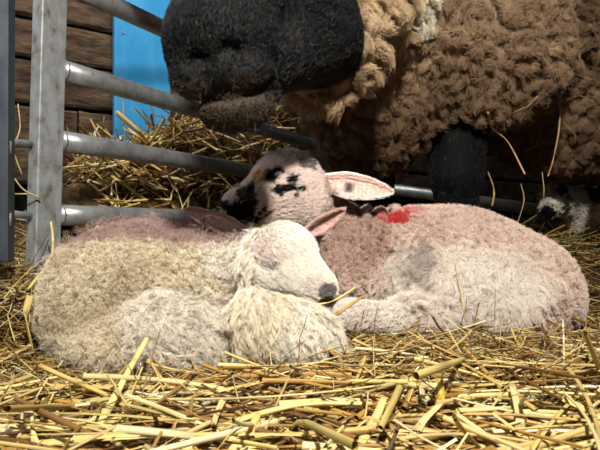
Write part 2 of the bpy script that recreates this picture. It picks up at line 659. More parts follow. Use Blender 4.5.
def patches(p, lst, base, body=None):
    """albedo patches: lst of (centre, radii, colour, edge noise, strength)"""
    col = base.copy()
    for c, r, co, ns, st in lst:
        r = np.broadcast_to(np.asarray(r, float), (3,))
        d = np.linalg.norm((p - c) / r, axis=1)
        d = d + (vnoise(p, 140, 5) - 0.5) * ns + (vnoise(p, 50, 6) - 0.5) * ns * 0.8 + (vnoise(p, 330, 8) - 0.5) * ns * 0.8
        m = (sstep(1.12, 0.88, d) * st)[:, None]
        col = col * (1 - m) + co * m
    return col


def ear(name, root, tip, width, normal, c_out, c_in, parent, cup=0.35, thick=0.004, droop=0.0, hair=2500, hl=0.007, seed=1, spots=()):
    """a leaf-shaped cupped ear with thickness and short hair"""
    root, tip, normal = np.array(root, float), np.array(tip, float), norm(np.array(normal, float))
    ax = norm(tip - root)
    side = norm(np.cross(ax, normal))
    nn = np.cross(side, ax)
    Ln = np.linalg.norm(tip - root)
    NU, NV = 18, 11
    vs = []
    for s_ in (1, -1):
        for i in range(NU):
            u = i / (NU - 1)
            prof = max(0.04, min(1, 0.5 + 1.3 * u) * max(0.0, 1 - u ** 3.0) ** 0.6)
            for j in range(NV):
                v = (j / (NV - 1) - 0.5) * 2
                w = width * 0.5 * prof
                q = root + ax * Ln * u + side * w * v + nn * (cup * w * v * v - cup * w * 0.3) - WU * droop * u * u
                q = q + nn * s_ * thick * 0.5 * math.sqrt(max(0, 1 - v ** 4)) * (1 - 0.6 * u)
                vs.append(q)
    vs = np.array(vs)
    fs = []
    B = NU * NV
    for i in range(NU - 1):
        for j in range(NV - 1):
            a = i * NV + j
            fs.append((a, a + 1, a + NV + 1, a + NV))
            fs.append((B + a, B + a + NV, B + a + NV + 1, B + a + 1))
        fs.append((i * NV, (i + 1) * NV, B + (i + 1) * NV, B + i * NV))
        a = i * NV + NV - 1
        fs.append((a, B + a, B + a + NV, a + NV))
    for j in range(NV - 1):
        a = (NU - 1) * NV + j
        fs.append((a, a + 1, B + a + 1, B + a))
        fs.append((j, B + j, B + j + 1, j + 1))
    F4 = np.array(fs)
    cols = np.concatenate([np.tile(c_in, (B, 1)), np.tile(c_out, (B, 1))])
    edge = np.abs(np.tile((np.arange(NV) / (NV - 1) - 0.5) * 2, NU * 2))
    cols = np.where((edge > 0.8)[:, None], c_out, cols)
    cols = patches(vs, list(spots), cols)
    me = bulk_mesh(name, vs, F4)
    set_col(me, cols)
    o = link(name, me, M_SKIN, parent)
    fi = rng.integers(0, len(F4), hair)
    q = F4[fi]
    w = rng.dirichlet((1, 1, 1, 1), hair)
    p = (vs[q] * w[:, :, None]).sum(1)
    nr = norm(np.cross(vs[q[:, 2]] - vs[q[:, 0]], vs[q[:, 3]] - vs[q[:, 1]]))
    cc = (cols[q] * w[:, :, None]).sum(1)
    inner = (q[:, 0] < B) & (np.abs((q[:, 0] % NV) / (NV - 1) - 0.5) < 0.32)
    ll = np.where(inner, hl * 0.45, hl)
    d = locks(p, nr, np.tile(ax, (hair, 1)), ll, 0.0003, 0.5, 0.0008, 3, 4, 0.35, 0.9, 0.00028, cc, 0.1, 1.0)
    hair_object('ear_hair', *d, M_WOOL, o)
    return o


# ------------------------------------------------------------------ curled lamb (left)
def px(n, Y):
    return n * Y / F


LB = Body()
LB.pell(153, 292, 1.00, 94, 63, 0.11, 0.03)
LB.pell(91, 309, 0.98, 42, 54, 0.09, 0.04)
LB.pell(130, 262, 1.00, 62, 34, 0.09, 0.05, rot=10)
LB.pell(215, 275, 0.97, 52, 46, 0.09, 0.04)
LB.pell(172, 334, 0.90, 62, 37, 0.055, 0.022, rot=-8)
LB.pell(120, 347, 0.90, 48, 24, 0.05, 0.03)
LB.cap(P(225, 262, 0.98), P(268, 264, 0.93), 0.052, 0.045, 0.03)          # neck
LH = Body()
LH.pell(284, 253, 0.885, 28, 27, 0.050, 0.02, rot=-40)                     # skull
LH.pell(272, 271, 0.875, 20, 22, 0.040, 0.03)                              # cheek
LH.pell(277, 250, 0.850, 13, 8, 0.018, 0.012, rot=-30)                     # brow
LH.cap(P(292, 258, 0.87), P(321, 284, 0.842), 0.030, 0.021, 0.02)        # muzzle
LH.cap(P(280, 275, 0.86), P(312, 292, 0.845), 0.030, 0.022, 0.02)        # lower cheek
LH.pell(325, 291, 0.836, 11, 10, 0.018, 0.010)                             # nose
LH.cap(P(300, 291, 0.862), P(325, 305, 0.843), 0.018, 0.009, 0.008)      # jaw
LB.pr += LH.pr
LB.pell(268, 322, 0.86, 34, 36, 0.055, 0.018)                              # bent foreleg wool
LB.pell(300, 333, 0.84, 32, 28, 0.045, 0.025, rot=-30)
LB.cap(P(300, 335, 0.84), P(326, 348, 0.85), 0.028, 0.016, 0.02)
l_eye = LB.hit(266, 262)
l_eye2 = LB.hit(302, 240)
LB.groove([LB.hit(258, 259), LB.hit(266, 263), LB.hit(273, 262)], 0.0035, 0.006)
LB.groove([LB.hit(306, 297), LB.hit(318, 300), LB.hit(331, 299)], 0.003, 0.006)
LB.groove([LB.hit(324, 287), LB.hit(327, 291), LB.hit(331, 291)], 0.0028, 0.008)
LB.groove([LB.hit(243, 285), LB.hit(239, 305), LB.hit(238, 330), LB.hit(236, 362)], 0.013, 0.026)
LB.groove([LB.hit(255, 284), LB.hit(285, 294), LB.hit(312, 306)], 0.007, 0.012)
LB.groove([LB.hit(110, 318), LB.hit(135, 300), LB.hit(175, 294), LB.hit(225, 308)], 0.012, 0.009)
lv, lq = LB.mesh(0.005, (-0.52, 0.72, -0.03), (0.10, 1.16, 0.30))
ln_ = LB.grad(lv)

CREAM = lin(226, 213, 186)
CREAMD = lin(176, 152, 118)
MAUVE = lin(164, 138, 130)
WHITE = lin(230, 224, 212)
PINK = lin(214, 176, 164)
BLACK = lin(16, 14, 14)

HEADL = P(295, 265, 0.88)


def l_zone(p):
    """weights: face, leg(long wool on knee), thigh, back"""
    lm = sstep(P(272, 0, 0.88)[0], P(252, 0, 0.88)[0], p[:, 0])
    face = sstep(0.016, 0.006, LH.d(p) + lm * ((vnoise(p, 70, 92) - 0.5) * 0.02 + 0.012 * lm))
    leg = sstep(P(240, 0, 0.86)[0], P(250, 0, 0.86)[0], p[:, 0]) * (p[:, 1] < 0.93) * (1 - face)
    thigh = sstep(1.15, 0.9, np.linalg.norm((p - P(190, 328, 0.88)) / np.array([0.10, 0.09, 0.062]), axis=1))
    return face, leg, thigh


def l_color(p, n):
    face, leg, thigh = l_zone(p)
    c = np.tile(CREAM, (len(p), 1))
    br = sstep(0.5, 0.75, vnoise(p, 28, 11)) * 0.4
    c = c * (1 - br[:, None]) + CREAMD * br[:, None]
    sh = sstep(1.1, 0.7, np.linalg.norm((p - P(235, 255, 0.92)) / np.array([0.06, 0.08, 0.06]), axis=1))
    m = np.maximum(np.maximum(face, leg * 0.7), np.maximum(thigh * 0.7, sh * 0.8))[:, None]
    c = c * (1 - m) + WHITE * m
    top = sstep(0.62, 0.80, n[:, 2] + (vnoise(p, 30, 12) - 0.5) * 0.18) * sstep(P(262, 0, 0.98)[0], P(235, 0, 0.98)[0], p[:, 0]) * sstep(0.135, 0.165, p[:, 2])
    c = c * (1 - top[:, None]) + MAUVE * top[:, None]
    lst = [(LB.hit(262, 244), (0.03, 0.04, 0.022), lin(208, 182, 172), 1.2, 0.5),
           (LB.hit(308, 285), (0.022, 0.03, 0.012), lin(206, 188, 180), 1.2, 0.5),
           (LB.hit(327, 290), (0.013, 0.03, 0.010), lin(84, 76, 78), 0.6, 0.85),
           (LB.hit(328, 300), (0.013, 0.03, 0.007), lin(34, 28, 28), 0.6, 0.9),
           (l_eye, (0.014, 0.02, 0.0055), lin(86, 68, 62), 0.8, 0.7),
           (LB.hit(250, 318), (0.05, 0.05, 0.045), lin(214, 196, 150), 0.8, 0.35)]
    return patches(p, lst, c), top


lc, _ = l_color(lv, ln_)
lf, ll_, lt_ = l_zone(lv)
me = bulk_mesh('lamb', lv, lq)
set_col(me, lc * (0.45 + 0.45 * lf[:, None]))  # skin darkened under the fleece to imitate shade between the knots
lamb_l = link('lamb', me, M_SKIN, label='cream woolly lamb curled up asleep in front, chin on its foreleg', category='lamb')

# short knotted fleece
p, n = sample(lv, lq, 15000, LB, lambda c: (l_zone(c)[0] < 0.5) & (l_zone(c)[1] < 0.5))
col, top = l_color(p, n)
fa, le, th = l_zone(p)
flow = np.tile(np.array([0.3, 0, -0.6]), (len(p), 1)) + norm(rng.normal(size=(len(p), 3))) * 0.5
speck = (rng.random(len(p)) < 0.10) & (top < 0.5)
col[speck] *= np.array([0.55, 0.48, 0.42])
Lk = np.where(top > 0.5, 0.005, 0.013) * (1 + th * 0.9)
parts = [locks(p, n, flow, Lk, np.where(top > 0.5, 0.001, 0.0030) * (1 + 0.4 * th), 1.3 - 0.4 * th, 0.0030, 15, 8, 0.55, 0.25 + 0.4 * th, 0.00026, col, 0.16, 0.3, 0.3, 0.28)]
hair_object('fleece', *cat(parts), M_WOOL, lamb_l, label='tight knotted cream fleece')
# stray fluff around the rump and thigh
p, n = sample(lv, lq, 5000, LB, lambda c: (l_zone(c)[0] < 0.3) * 1.0 * (0.2 + l_zone(c)[2] + (c[:, 2] < 0.1)))
col, _ = l_color(p, n)
flow = norm(rng.normal(size=(len(p), 3)))
hair_object('loose_fluff', *locks(p, n, flow, 0.020, 0.004, 0.9, 0.002, 4, 8, 0.7, 0.6, 0.00022, col, 0.12, 2.0), M_WOOL, lamb_l)
# long wavy wool of the foreleg
p, n = sample(lv, lq, 2200, LB, lambda c: (l_zone(c)[1] > 0.4))
col, _ = l_color(p, n)
flow = np.tile(np.array([0.35, -0.2, -1.0]), (len(p), 1)) + norm(rng.normal(size=(len(p), 3))) * 0.45
hair_object('knee_wool', *locks(p, n, flow, 0.034, 0.0040, 1.1, 0.0042, 26, 11, 0.35, 0.85, 0.00024, col, 0.14, 0.4, 0.5, 0.16), M_WOOL, lamb_l, label='long wavy white wool')
# short face hair
p, n = sample(lv, lq, 16000, LB, lambda c: (l_zone(c)[0] > 0.4))
col, _ = l_color(p, n)
flow = np.tile(-norm(P(322, 292, 0.84) - P(275, 245, 0.9)), (len(p), 1)) + norm(rng.normal(size=(len(p), 3))) * 0.35
flow = -flow * np.where((p[:, 0] > P(285, 0, 0.88)[0])[:, None], 1, 1)
dn = np.linalg.norm(p - P(322, 295, 0.84), axis=1)
hair_object('face_hair', *locks(p, n, flow, np.clip(dn * 0.14, 0.0025, 0.013), 0.0008, 0.7, 0.0014, 5, 6, 0.38, 0.9, 0.00026, col, 0.14, 1.0), M_WOOL, lamb_l)
ear('ear', P(301, 236, 0.895), P(343, 210, 0.91), 0.032, (0.2, -0.9, -0.5), lin(188, 154, 146), lin(196, 160, 152), lamb_l, cup=0.5, hl=0.006)
ear('ear', P(254, 240, 0.93), P(186, 210, 0.95), 0.040, (0.1, -0.8, 0.6), lin(196, 162, 154), lin(200, 166, 158), lamb_l, cup=0.5, hl=0.006)
# closed eyelids
for pts in ([(258, 259), (265, 263), (273, 262)],):
    q = [LB.hit(*a) for a in pts]
    vs, fs = tube([w + np.array([0, -0.001, 0]) for w in q], [0.0008, 0.0016, 0.0008], 8)
    link('eyelid', pymesh('eyelid', vs, fs, True), M_DARK, lamb_l)
# folded hoof in front of the knee
LBh = [P(322, 350, 0.845), P(333, 356, 0.842), P(340, 360, 0.842)]
vs, fs = tube(LBh, [0.014, 0.013, 0.008], 12)
link('hoof', pymesh('hoof', vs, fs, True), M_DARK, lamb_l)

# ------------------------------------------------------------------ marked lamb (right)
RB = Body()
RB.pell(450, 268, 1.17, 85, 60, 0.12, 0.03)
RB.pell(512, 290, 1.15, 62, 48, 0.11, 0.05, rot=24)
RB.pell(538, 302, 1.12, 38, 33, 0.09, 0.04)
RB.pell(395, 254, 1.18, 58, 42, 0.10, 0.04)
RB.pell(352, 262, 1.16, 36, 44, 0.085, 0.04, rot=-15)
RB.pell(350, 278, 1.09, 29, 27, 0.05, 0.02)
RB.pell(470, 298, 1.08, 52, 34, 0.06, 0.025, rot=-10)
RB.pell(528, 312, 1.07, 42, 24, 0.05, 0.03)
RB.cap(P(345, 240, 1.19), P(312, 205, 1.14), 0.062, 0.05, 0.04)
RB.pell(290, 187, 1.08, 36, 33, 0.058, 0.03, rot=-15)
RB.pell(300, 205, 1.08, 26, 26, 0.05, 0.03)
RB.cap(P(275, 190, 1.05), P(245, 206, 1.01), 0.052, 0.034, 0.03)
RB.pell(238, 207, 1.00, 17, 17, 0.028, 0.015)
RB.cap(P(275, 212, 1.05), P(244, 220, 1.01), 0.030, 0.018, 0.02)
RL = Body()
RL.chain([P(442, 316, 1.03), P(390, 318, 0.99), P(350, 316, 0.975)], [0.030, 0.022, 0.026], 0.008)
RB.pr += RL.pr
RB.groove([RB.hit(268, 188), RB.hit(280, 190), RB.hit(296, 190)], 0.003, 0.006)
RB.groove([RB.hit(233, 218), RB.hit(246, 221), RB.hit(258, 218)], 0.003, 0.004)
RB.groove([RB.hit(231, 205), RB.hit(235, 208)], 0.003, 0.006)
RB.groove([RB.hit(418, 275), RB.hit(428, 290), RB.hit(430, 306)], 0.010, 0.014)
RB.groove([RB.hit(372, 232), RB.hit(384, 258), RB.hit(386, 285)], 0.010, 0.014)
RB.groove([RB.hit(500, 280), RB.hit(492, 305), RB.hit(500, 322)], 0.010, 0.010)
RB.groove([RB.hit(332, 298), RB.hit(375, 297), RB.hit(440, 302)], 0.011, 0.020)


def rdisp(p):
    x = p[:, 0] - 0.35 * (p[:, 2] - 0.2)
    m = sstep(P(340, 0, 1.15)[0], P(352, 0, 1.15)[0], x) * sstep(P(402, 0, 1.15)[0], P(385, 0, 1.15)[0], x) * sstep(0.14, 0.18, p[:, 2])
    return 0.010 * m * np.cos(2 * math.pi * x / 0.029 + 3 * p[:, 1])


RB.disp = rdisp
rv, rq = RB.mesh(0.006, (-0.20, 0.90, -0.03), (0.66, 1.36, 0.44))
rn_ = RB.grad(rv)
RPINK = lin(226, 204, 188)
RDUSK = lin(182, 150, 136)
RWHITE = lin(232, 224, 212)
head_c = P(280, 192, 1.06)


def r_zone(p):
    face = sstep(P(330, 0, 1.1)[0], P(318, 0, 1.1)[0], p[:, 0] + (vnoise(p, 60, 91) - 0.5) * 0.03) * sstep(0.20, 0.23, p[:, 2])
    leg = sstep(0.012, 0.004, RL.d(p))
    long_ = sstep(1.1, 0.85, np.linalg.norm((p - P(455, 285, 1.08)) / np.array([0.17, 0.14, 0.075]), axis=1))
    return face, leg, long_


RP = [(RB.hit(238, 212), (0.038, 0.05, 0.023), BLACK, 0.8, 1.0),
      (RB.hit(245, 192), (0.014, 0.03, 0.018), BLACK, 1.6, 0.9),
      (RB.hit(249, 186), (0.010, 0.02, 0.010), BLACK, 1.4, 0.9),
      (RB.hit(268, 177), (0.016, 0.03, 0.011), BLACK, 0.9, 1.0),
      (RB.hit(277, 171), (0.011, 0.02, 0.009), BLACK, 0.9, 1.0),
      (RB.hit(291, 180), (0.011, 0.02, 0.010), BLACK, 1.0, 1.0),
      (RB.hit(276, 190), (0.013, 0.02, 0.008), BLACK, 0.9, 1.0),
      (RB.hit(288, 188), (0.022, 0.02, 0.0045), BLACK, 0.9, 1.0),
      (RB.hit(301, 189), (0.006, 0.02, 0.006), BLACK, 0.4, 1.0),
      (RB.hit(294, 195), (0.004, 0.01, 0.005), BLACK, 0.5, 1.0),
      (RB.hit(257, 178), (0.014, 0.02, 0.014), lin(196, 160, 88), 0.8, 0.75),
      (RB.hit(268, 157), (0.048, 0.05, 0.017), lin(150, 142, 140), 1.2, 0.7),
      (RB.hit(295, 154), (0.036, 0.05, 0.010), lin(40, 36, 36), 2.2, 0.85),
      (RB.hit(283, 155), (0.010, 0.05, 0.008), RWHITE, 0.6, 0.8),
      (RB.hit(307, 163), (0.022, 0.05, 0.010), lin(34, 30, 30), 1.3, 0.8)]
RED = lin(196, 28, 38)
RFL = [(RB.hit(398, 217), (0.036, 0.045, 0.014), RED, 0.9, 0.9),
       (RB.hit(386, 220), (0.016, 0.04, 0.010), RED, 0.9, 0.7),
       (RB.hit(408, 212), (0.03, 0.05, 0.010), lin(205, 60, 70), 1.0, 0.5),
       (RB.hit(421, 262), (0.028, 0.05, 0.028), lin(132, 118, 112), 1.0, 0.6)]


def r_color(p, n):
    face, leg, long_ = r_zone(p)
    c = np.tile(RPINK, (len(p), 1))
    du = sstep(P(400, 0, 1.15)[0], P(380, 0, 1.15)[0], p[:, 0]) * sstep(0.13, 0.17, p[:, 2]) * (1 - face)
    c = c * (1 - du[:, None] * 0.85) + RDUSK * du[:, None] * 0.85
    w = np.maximum(np.maximum(long_, leg) * 0.9, face * 0.35)[:, None]
    c = c * (1 - w) + RWHITE * w
    c = c * (1 - face[:, None] * 0.5) + lin(232, 212, 208) * face[:, None] * 0.5
    pk = sstep(0.5, 0.8, vnoise(p, 16, 31))[:, None] * 0.3 * (1 - face[:, None])
    c = c * (1 - pk) + RDUSK * pk
    return patches(p, RP + RFL, c)


me = bulk_mesh('lamb', rv, rq)
set_col(me, r_color(rv, rn_) * 0.45)  # darkened skin colour stands in for shade deep in the wool
lamb_r = link('lamb', me, M_SKIN, label='pinkish white lamb with a red spray mark on its back and black-patched face', category='lamb')
p, n = sample(rv, rq, 15500, RB, lambda c: ((r_zone(c)[0] < 0.5) & (r_zone(c)[1] < 0.5)) * 1.0)
col = r_color(p, n)
_, _, lo_ = r_zone(p)
sk_ = (rng.random(len(p)) < 0.15)
col[sk_] *= np.array([0.62, 0.56, 0.52])
lo_ = np.clip(lo_ * (0.6 + vnoise(p, 25, 33)), 0, 1)
neckz = sstep(P(405, 0, 1.15)[0], P(385, 0, 1.15)[0], p[:, 0]) * sstep(0.13, 0.17, p[:, 2])
flow = np.tile(np.array([0.1, -0.1, -1.0]), (len(p), 1)) + norm(rng.normal(size=(len(p), 3))) * 0.6
hair_object('fleece', *locks(p, n, flow, (0.008 + 0.020 * lo_) * (1 - 0.6 * neckz), 0.0022 + 0.0016 * lo_, 1.2, 0.0032 + 0.001 * lo_, 15, 9, 0.5, 0.25 + 0.6 * lo_, 0.00027, col, 0.15, 0.3, 0.3, 0.3), M_WOOL, lamb_r, label='short pinkish white fleece')
p, n = sample(rv, rq, 3200, RB, lambda c: (r_zone(c)[2] > 0.3) * 1.0)
col = r_color(p, n)
flow = np.tile(np.array([-0.2, -0.1, -0.8]), (len(p), 1)) + norm(rng.normal(size=(len(p), 3))) * 0.9
hair_object('flank_hair', *locks(p, n, flow, 0.034, 0.005, 0.9, 0.0035, 14, 10, 0.45, 0.8, 0.00026, col * 1.03, 0.10, 1.0, 0.5, 0.3), M_WOOL, lamb_r, label='long wavy white hair')
p, n = sample(rv, rq, 14000, RB, lambda c: (r_zone(c)[0] > 0.3) * 1.0)
col = r_color(p, n)
dn = np.linalg.norm(p - P(232, 210, 1.0), axis=1)
flow = np.tile(norm(P(310, 180, 1.08) - P(240, 210, 1.0)), (len(p), 1)) + norm(rng.normal(size=(len(p), 3))) * 0.35
top = sstep(0.345, 0.372, p[:, 2]) * (p[:, 0] > -0.11)
hair_object('face_hair', *locks(p, n, flow, np.clip(dn * 0.09, 0.0025, 0.008) + 0.010 * top, 0.0005 + 0.0018 * top, 0.7, 0.0012, 4, 5, 0.35, 0.9, 0.00028, col, 0.08, 1.0), M_WOOL, lamb_r)
p, n = sample(rv, rq, 3000, RB, lambda c: (r_zone(c)[1] > 0.3) * 1.0)
col = r_color(p, n)
flow = np.tile(np.array([-0.8, 0, -0.5]), (len(p), 1)) + norm(rng.normal(size=(len(p), 3))) * 0.4
hair_object('leg_hair', *locks(p, n, flow, 0.011, 0.001, 0.8, 0.002, 7, 6, 0.4, 0.8, 0.0003, col, 0.08, 0.8), M_WOOL, lamb_r)
ear('ear', P(316, 182, 1.08), P(389, 192, 1.10), 0.056, (-0.15, -0.85, 0.25), lin(242, 234, 226), lin(236, 204, 192), lamb_r, cup=0.35, hl=0.010, hair=5000,
    spots=[(P(349, 187, 1.085), (0.012, 0.03, 0.010), lin(60, 52, 50), 0.5, 0.9), (P(333, 193, 1.085), (0.008, 0.03, 0.008), lin(80, 70, 66), 0.8, 0.7)])
ear('ear', P(295, 158, 1.16), P(330, 172, 1.24), 0.045, (0.2, 0.9, 0.1), lin(150, 140, 132), lin(170, 130, 124), lamb_r, cup=0.5, hl=0.008)
q = [RB.hit(*a) + np.array([0, -0.0015, 0]) for a in ((271, 189), (280, 187), (290, 188), (301, 189))]
vs, fs = tube(q, [0.001, 0.0016, 0.0014, 0.0008], 8)
link('eyelid', pymesh('eyelid', vs, fs, True), M_DARK, lamb_r)
vs, fs = tube([P(356, 322, 0.97), P(345, 323, 0.965), P(334, 326, 0.965)], [0.015, 0.017, 0.011], 14)
link('hoof', pymesh('hoof', vs, fs, True), M_HORN, lamb_r)

# ------------------------------------------------------------------ ewe
EB = Body()
EB.cap(P(405, 20, 1.55), P(980, -10, 2.15), 0.28, 0.29, 0.06)                 # barrel
EB.pell(372, 92, 1.42, 64, 78, 0.17, 0.06)                                     # chest
EB.pell(478, 42, 1.38, 84, 84, 0.15, 0.06)                                     # shoulder
EB.pell(430, 20, 1.40, 90, 80, 0.17, 0.05)
EB.pell(650, 70, 1.86, 165, 116, 0.26, 0.08)                                   # belly
EB.pell(560, 84, 1.72, 85, 88, 0.20, 0.08)
EB.cap(P(395, 10, 1.42), P(330, 0, 1.16), 0.20, 0.15, 0.06)                   # neck
for qx, qy, qY, qr in ((384, -30, 1.08, .045), (376, 2, 1.06, .042), (370, 32, 1.05, .042), (354, 60, 1.03, .042), (330, 78, 1.02, .040), (303, 84, 1.01, .034)):
    EB.ell(P(qx, qy, qY), (qr, qr, qr), 0.03)
EB.chain([P(458, 90, 1.44), P(457, 145, 1.42), P(456, 172, 1.42), P(457, 215, 1.44), P(457, 262, 1.44), P(457, 275, 1.42)], [0.085, 0.064, 0.060, 0.048, 0.045, 0.045], 0.03)
EB.chain([P(372, 110, 1.68), P(372, 180, 1.66), P(372, 240, 1.68), P(372, 262, 1.66)], [0.08, 0.058, 0.04, 0.042], 0.03)
EB.chain([P(760, 60, 2.1), P(740, 150, 2.15), P(760, 200, 2.2), P(750, 262, 2.15)], [0.15, 0.06, 0.04, 0.04], 0.04)
EB.chain([P(900, 60, 1.85), P(880, 150, 1.9), P(905, 200, 1.95), P(890, 262, 1.9)], [0.15, 0.06, 0.04, 0.04], 0.04)
# head
HY = 0.77
HD = Body()
HD.pell(222, 45, HY + 0.02, 52, 52, 0.070, 0.02)
HD.cap(P(222, 30, HY + 0.03), P(262, -70, 0.93), 0.066, 0.085, 0.03)
HD.pell(300, 5, 0.93, 52, 62, 0.085, 0.04)
HD.cap(P(245, 78, 0.82), P(318, 38, 0.96), 0.034, 0.075, 0.03)
HD.pell(196, 80, HY - 0.01, 25, 21, 0.032, 0.014)
HD.pell(240, 78, HY - 0.005, 36, 20, 0.040, 0.016, rot=10)
HD.pell(237, 108, HY + 0.010, 38, 24, 0.040, 0.005, rot=12)
HD.pell(258, 92, HY + 0.03, 22, 20, 0.036, 0.01)
HD.pell(190, 45, HY + 0.01, 22, 40, 0.05, 0.02)
HD.pell(250, -90, 0.97, 62, 45, 0.10, 0.05)
EB.pr += HD.pr
EB.groove([EB.hit(176, 96), EB.hit(200, 101), EB.hit(232, 101), EB.hit(258, 94), EB.hit(272, 78)], 0.0045, 0.014)
EB.groove([EB.hit(203, 100), EB.hit(200, 88), EB.hit(206, 74)], 0.0035, 0.009)
EB.groove([EB.hit(238, 60), EB.hit(236, 50), EB.hit(228, 46), EB.hit(224, 50)], 0.0065, 0.022)
EB.groove([EB.hit(190, 66), EB.hit(194, 58), EB.hit(202, 58)], 0.0055, 0.018)


def edisp(p):
    w = e_wool(p)
    return -(vnoise(p, 38, 41) - 0.5) * 0.022 * w


def e_wool(p):
    """1 where the ewe carries fleece, 0 on the black face and legs"""
    hd = HD.d(p)
    w = sstep(0.004, 0.016, hd)
    legs = sstep(P(0, 128, 1.42)[2], P(0, 118, 1.42)[2], p[:, 2])
    return w * (1 - (1 - legs) * 0) * np.where(p[:, 2] < 0.485, sstep(0.0, 1.0, e_legmask(p)), 1.0)


def e_legmask(p):
    """0 near the leg axes under the belly"""
    out = np.ones(len(p))
    for cx, cy in LEGS:
        d = np.hypot(p[:, 0] - cx, p[:, 1] - cy)
        out = np.minimum(out, sstep(0.088, 0.105, d))
    return out


LEGS = [(P(457, 0, 1.43)[0], 1.43), (P(372, 0, 1.67)[0], 1.67), (P(745, 0, 2.15)[0], 2.15), (P(885, 0, 1.9)[0], 1.9)]
LEGTOP = P(0, 118, 1.42)[2]


def e_wool(p):
    hd = HD.d(p)
    w = sstep(0.004, 0.016, hd)
    low = sstep(LEGTOP + 0.01, LEGTOP - 0.01, p[:, 2])
    lm = e_legmask(p)
    w = w * (1 - low * (1 - lm))
    return w * sstep(0.30, 0.34, p[:, 2])


EB.disp = edisp
def steps(*seg):
    out = []
    for a, b, h in seg:
        m = max(1, int(round((b - a) / h)))
        out += list(a + (b - a) * np.arange(m) / m)
    return out + [seg[-1][1]]


ev_, eq_ = EB.mesh((steps((-0.24, 0.16, 0.0042), (0.16, 1.1, 0.0125), (1.1, 2.95, 0.03)),
                    steps((0.66, 1.0, 0.0045), (1.0, 1.7, 0.0125), (1.7, 2.56, 0.025)),
                    steps((0.0, 0.33, 0.014), (0.33, 0.62, 0.0042), (0.62, 1.20, 0.014))))
en_ = EB.grad(ev_)
BR1, BR2, BR3 = lin(166, 138, 110), lin(138, 112, 88), lin(204, 178, 142)


def e_color(p):
    c = np.tile(BR1, (len(p), 1))
    m = sstep(0.35, 0.7, vnoise(p, 9, 51))[:, None]
    c = c * (1 - m) + BR2 * m
    # paler ruff round the jaw and cheek
    ruff = sstep(1.20, 1.10, p[:, 1])[:, None]
    c = c * (1 - ruff * 0.6) + BR3 * ruff * 0.6
    lst = [(EB.hit(424, 10, 0.9), (0.032, 0.08, 0.05), lin(238, 228, 206), 0.6, 0.95)]
    c = patches(p, lst, c)
    # darker, browner wool towards the underside
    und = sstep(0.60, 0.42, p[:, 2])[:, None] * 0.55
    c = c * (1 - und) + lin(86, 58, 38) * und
    w = e_wool(p)[:, None]
    tan = lin(74, 60, 48)
    k = np.tile(lin(5, 5, 6), (len(p), 1))
    lip = patches(p, [(EB.hit(236, 108), (0.075, 0.08, 0.022), tan, 0.6, 0.75), (EB.hit(196, 94), (0.05, 0.06, 0.016), tan, 0.8, 0.5), (EB.hit(250, 88), (0.04, 0.06, 0.014), tan, 1.0, 0.4)], k)
    return c * w + lip * (1 - w)


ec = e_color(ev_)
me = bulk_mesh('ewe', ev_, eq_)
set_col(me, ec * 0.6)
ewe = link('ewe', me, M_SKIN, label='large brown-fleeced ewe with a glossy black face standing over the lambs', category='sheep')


def e_keep(c):
    w = e_wool(c) > 0.5
    vis = (c[:, 0] / c[:, 1] < 0.70) & ((c[:, 2] - CAMZ) / c[:, 1] < 0.62)
    return w * np.where(vis, 1.0, 0.12)


p, n = sample(ev_, eq_, 7200, EB, e_keep)
col = e_color(p)
ruff = sstep(1.22, 1.12, p[:, 1])
flow = np.tile(np.array([0.1, -0.2, -1.0]), (len(p), 1)) + norm(rng.normal(size=(len(p), 3))) * 0.9
white = (np.linalg.norm((p - EB.hit(424, 10, 0.9)) / np.array([0.034, 0.08, 0.05]), axis=1) < 1)
hair_object('fleece', *locks(p, n, flow, 0.030 + 0.006 * ruff, 0.0075 * (1 - 0.5 * ruff) * np.where(white, 0.4, 1), 1.15, 0.0066, 46, 12, 0.55, 0.35 + 0.35 * ruff, 0.00036, col, 0.20, 0.3, 0.25, 0.28), M_WOOL, ewe, label='matted brown curled fleece')
# black short hair of face and legs
p, n = sample(ev_, eq_, 36000, EB, lambda c: (e_wool(c) < 0.5) * np.where((HD.d(c) < 0.02), 1.0, 0.5) * (c[:, 2] > 0.2) * np.where(((c[:, 2] - CAMZ) / c[:, 1] < 0.55) & (c[:, 0] / c[:, 1] < 0.7), 1, 0.1))
col = e_color(p)
axis = norm(P(262, -70, 0.93) - P(222, 60, HY))
flow = np.where((p[:, 0] < 0.12)[:, None], axis * np.array([1, 1, 1]), np.array([0, -0.2, -1.0])) + norm(rng.normal(size=(len(p), 3))) * 0.35
dn = np.linalg.norm(p - P(220, 90, HY), axis=1)
hair_object('face_hair', *locks(p, n, flow, np.clip(0.003 + dn * 0.04, 0.003, 0.009), 0.0003, 0.4, 0.0012, 3, 4, 0.35, 0.9, 0.00026, np.where((rng.random(len(p)) < 0.010)[:, None], lin(84, 78, 72), col), 0.15, 1.0), M_BLACK_HAIR, ewe, label='short glossy black hair')
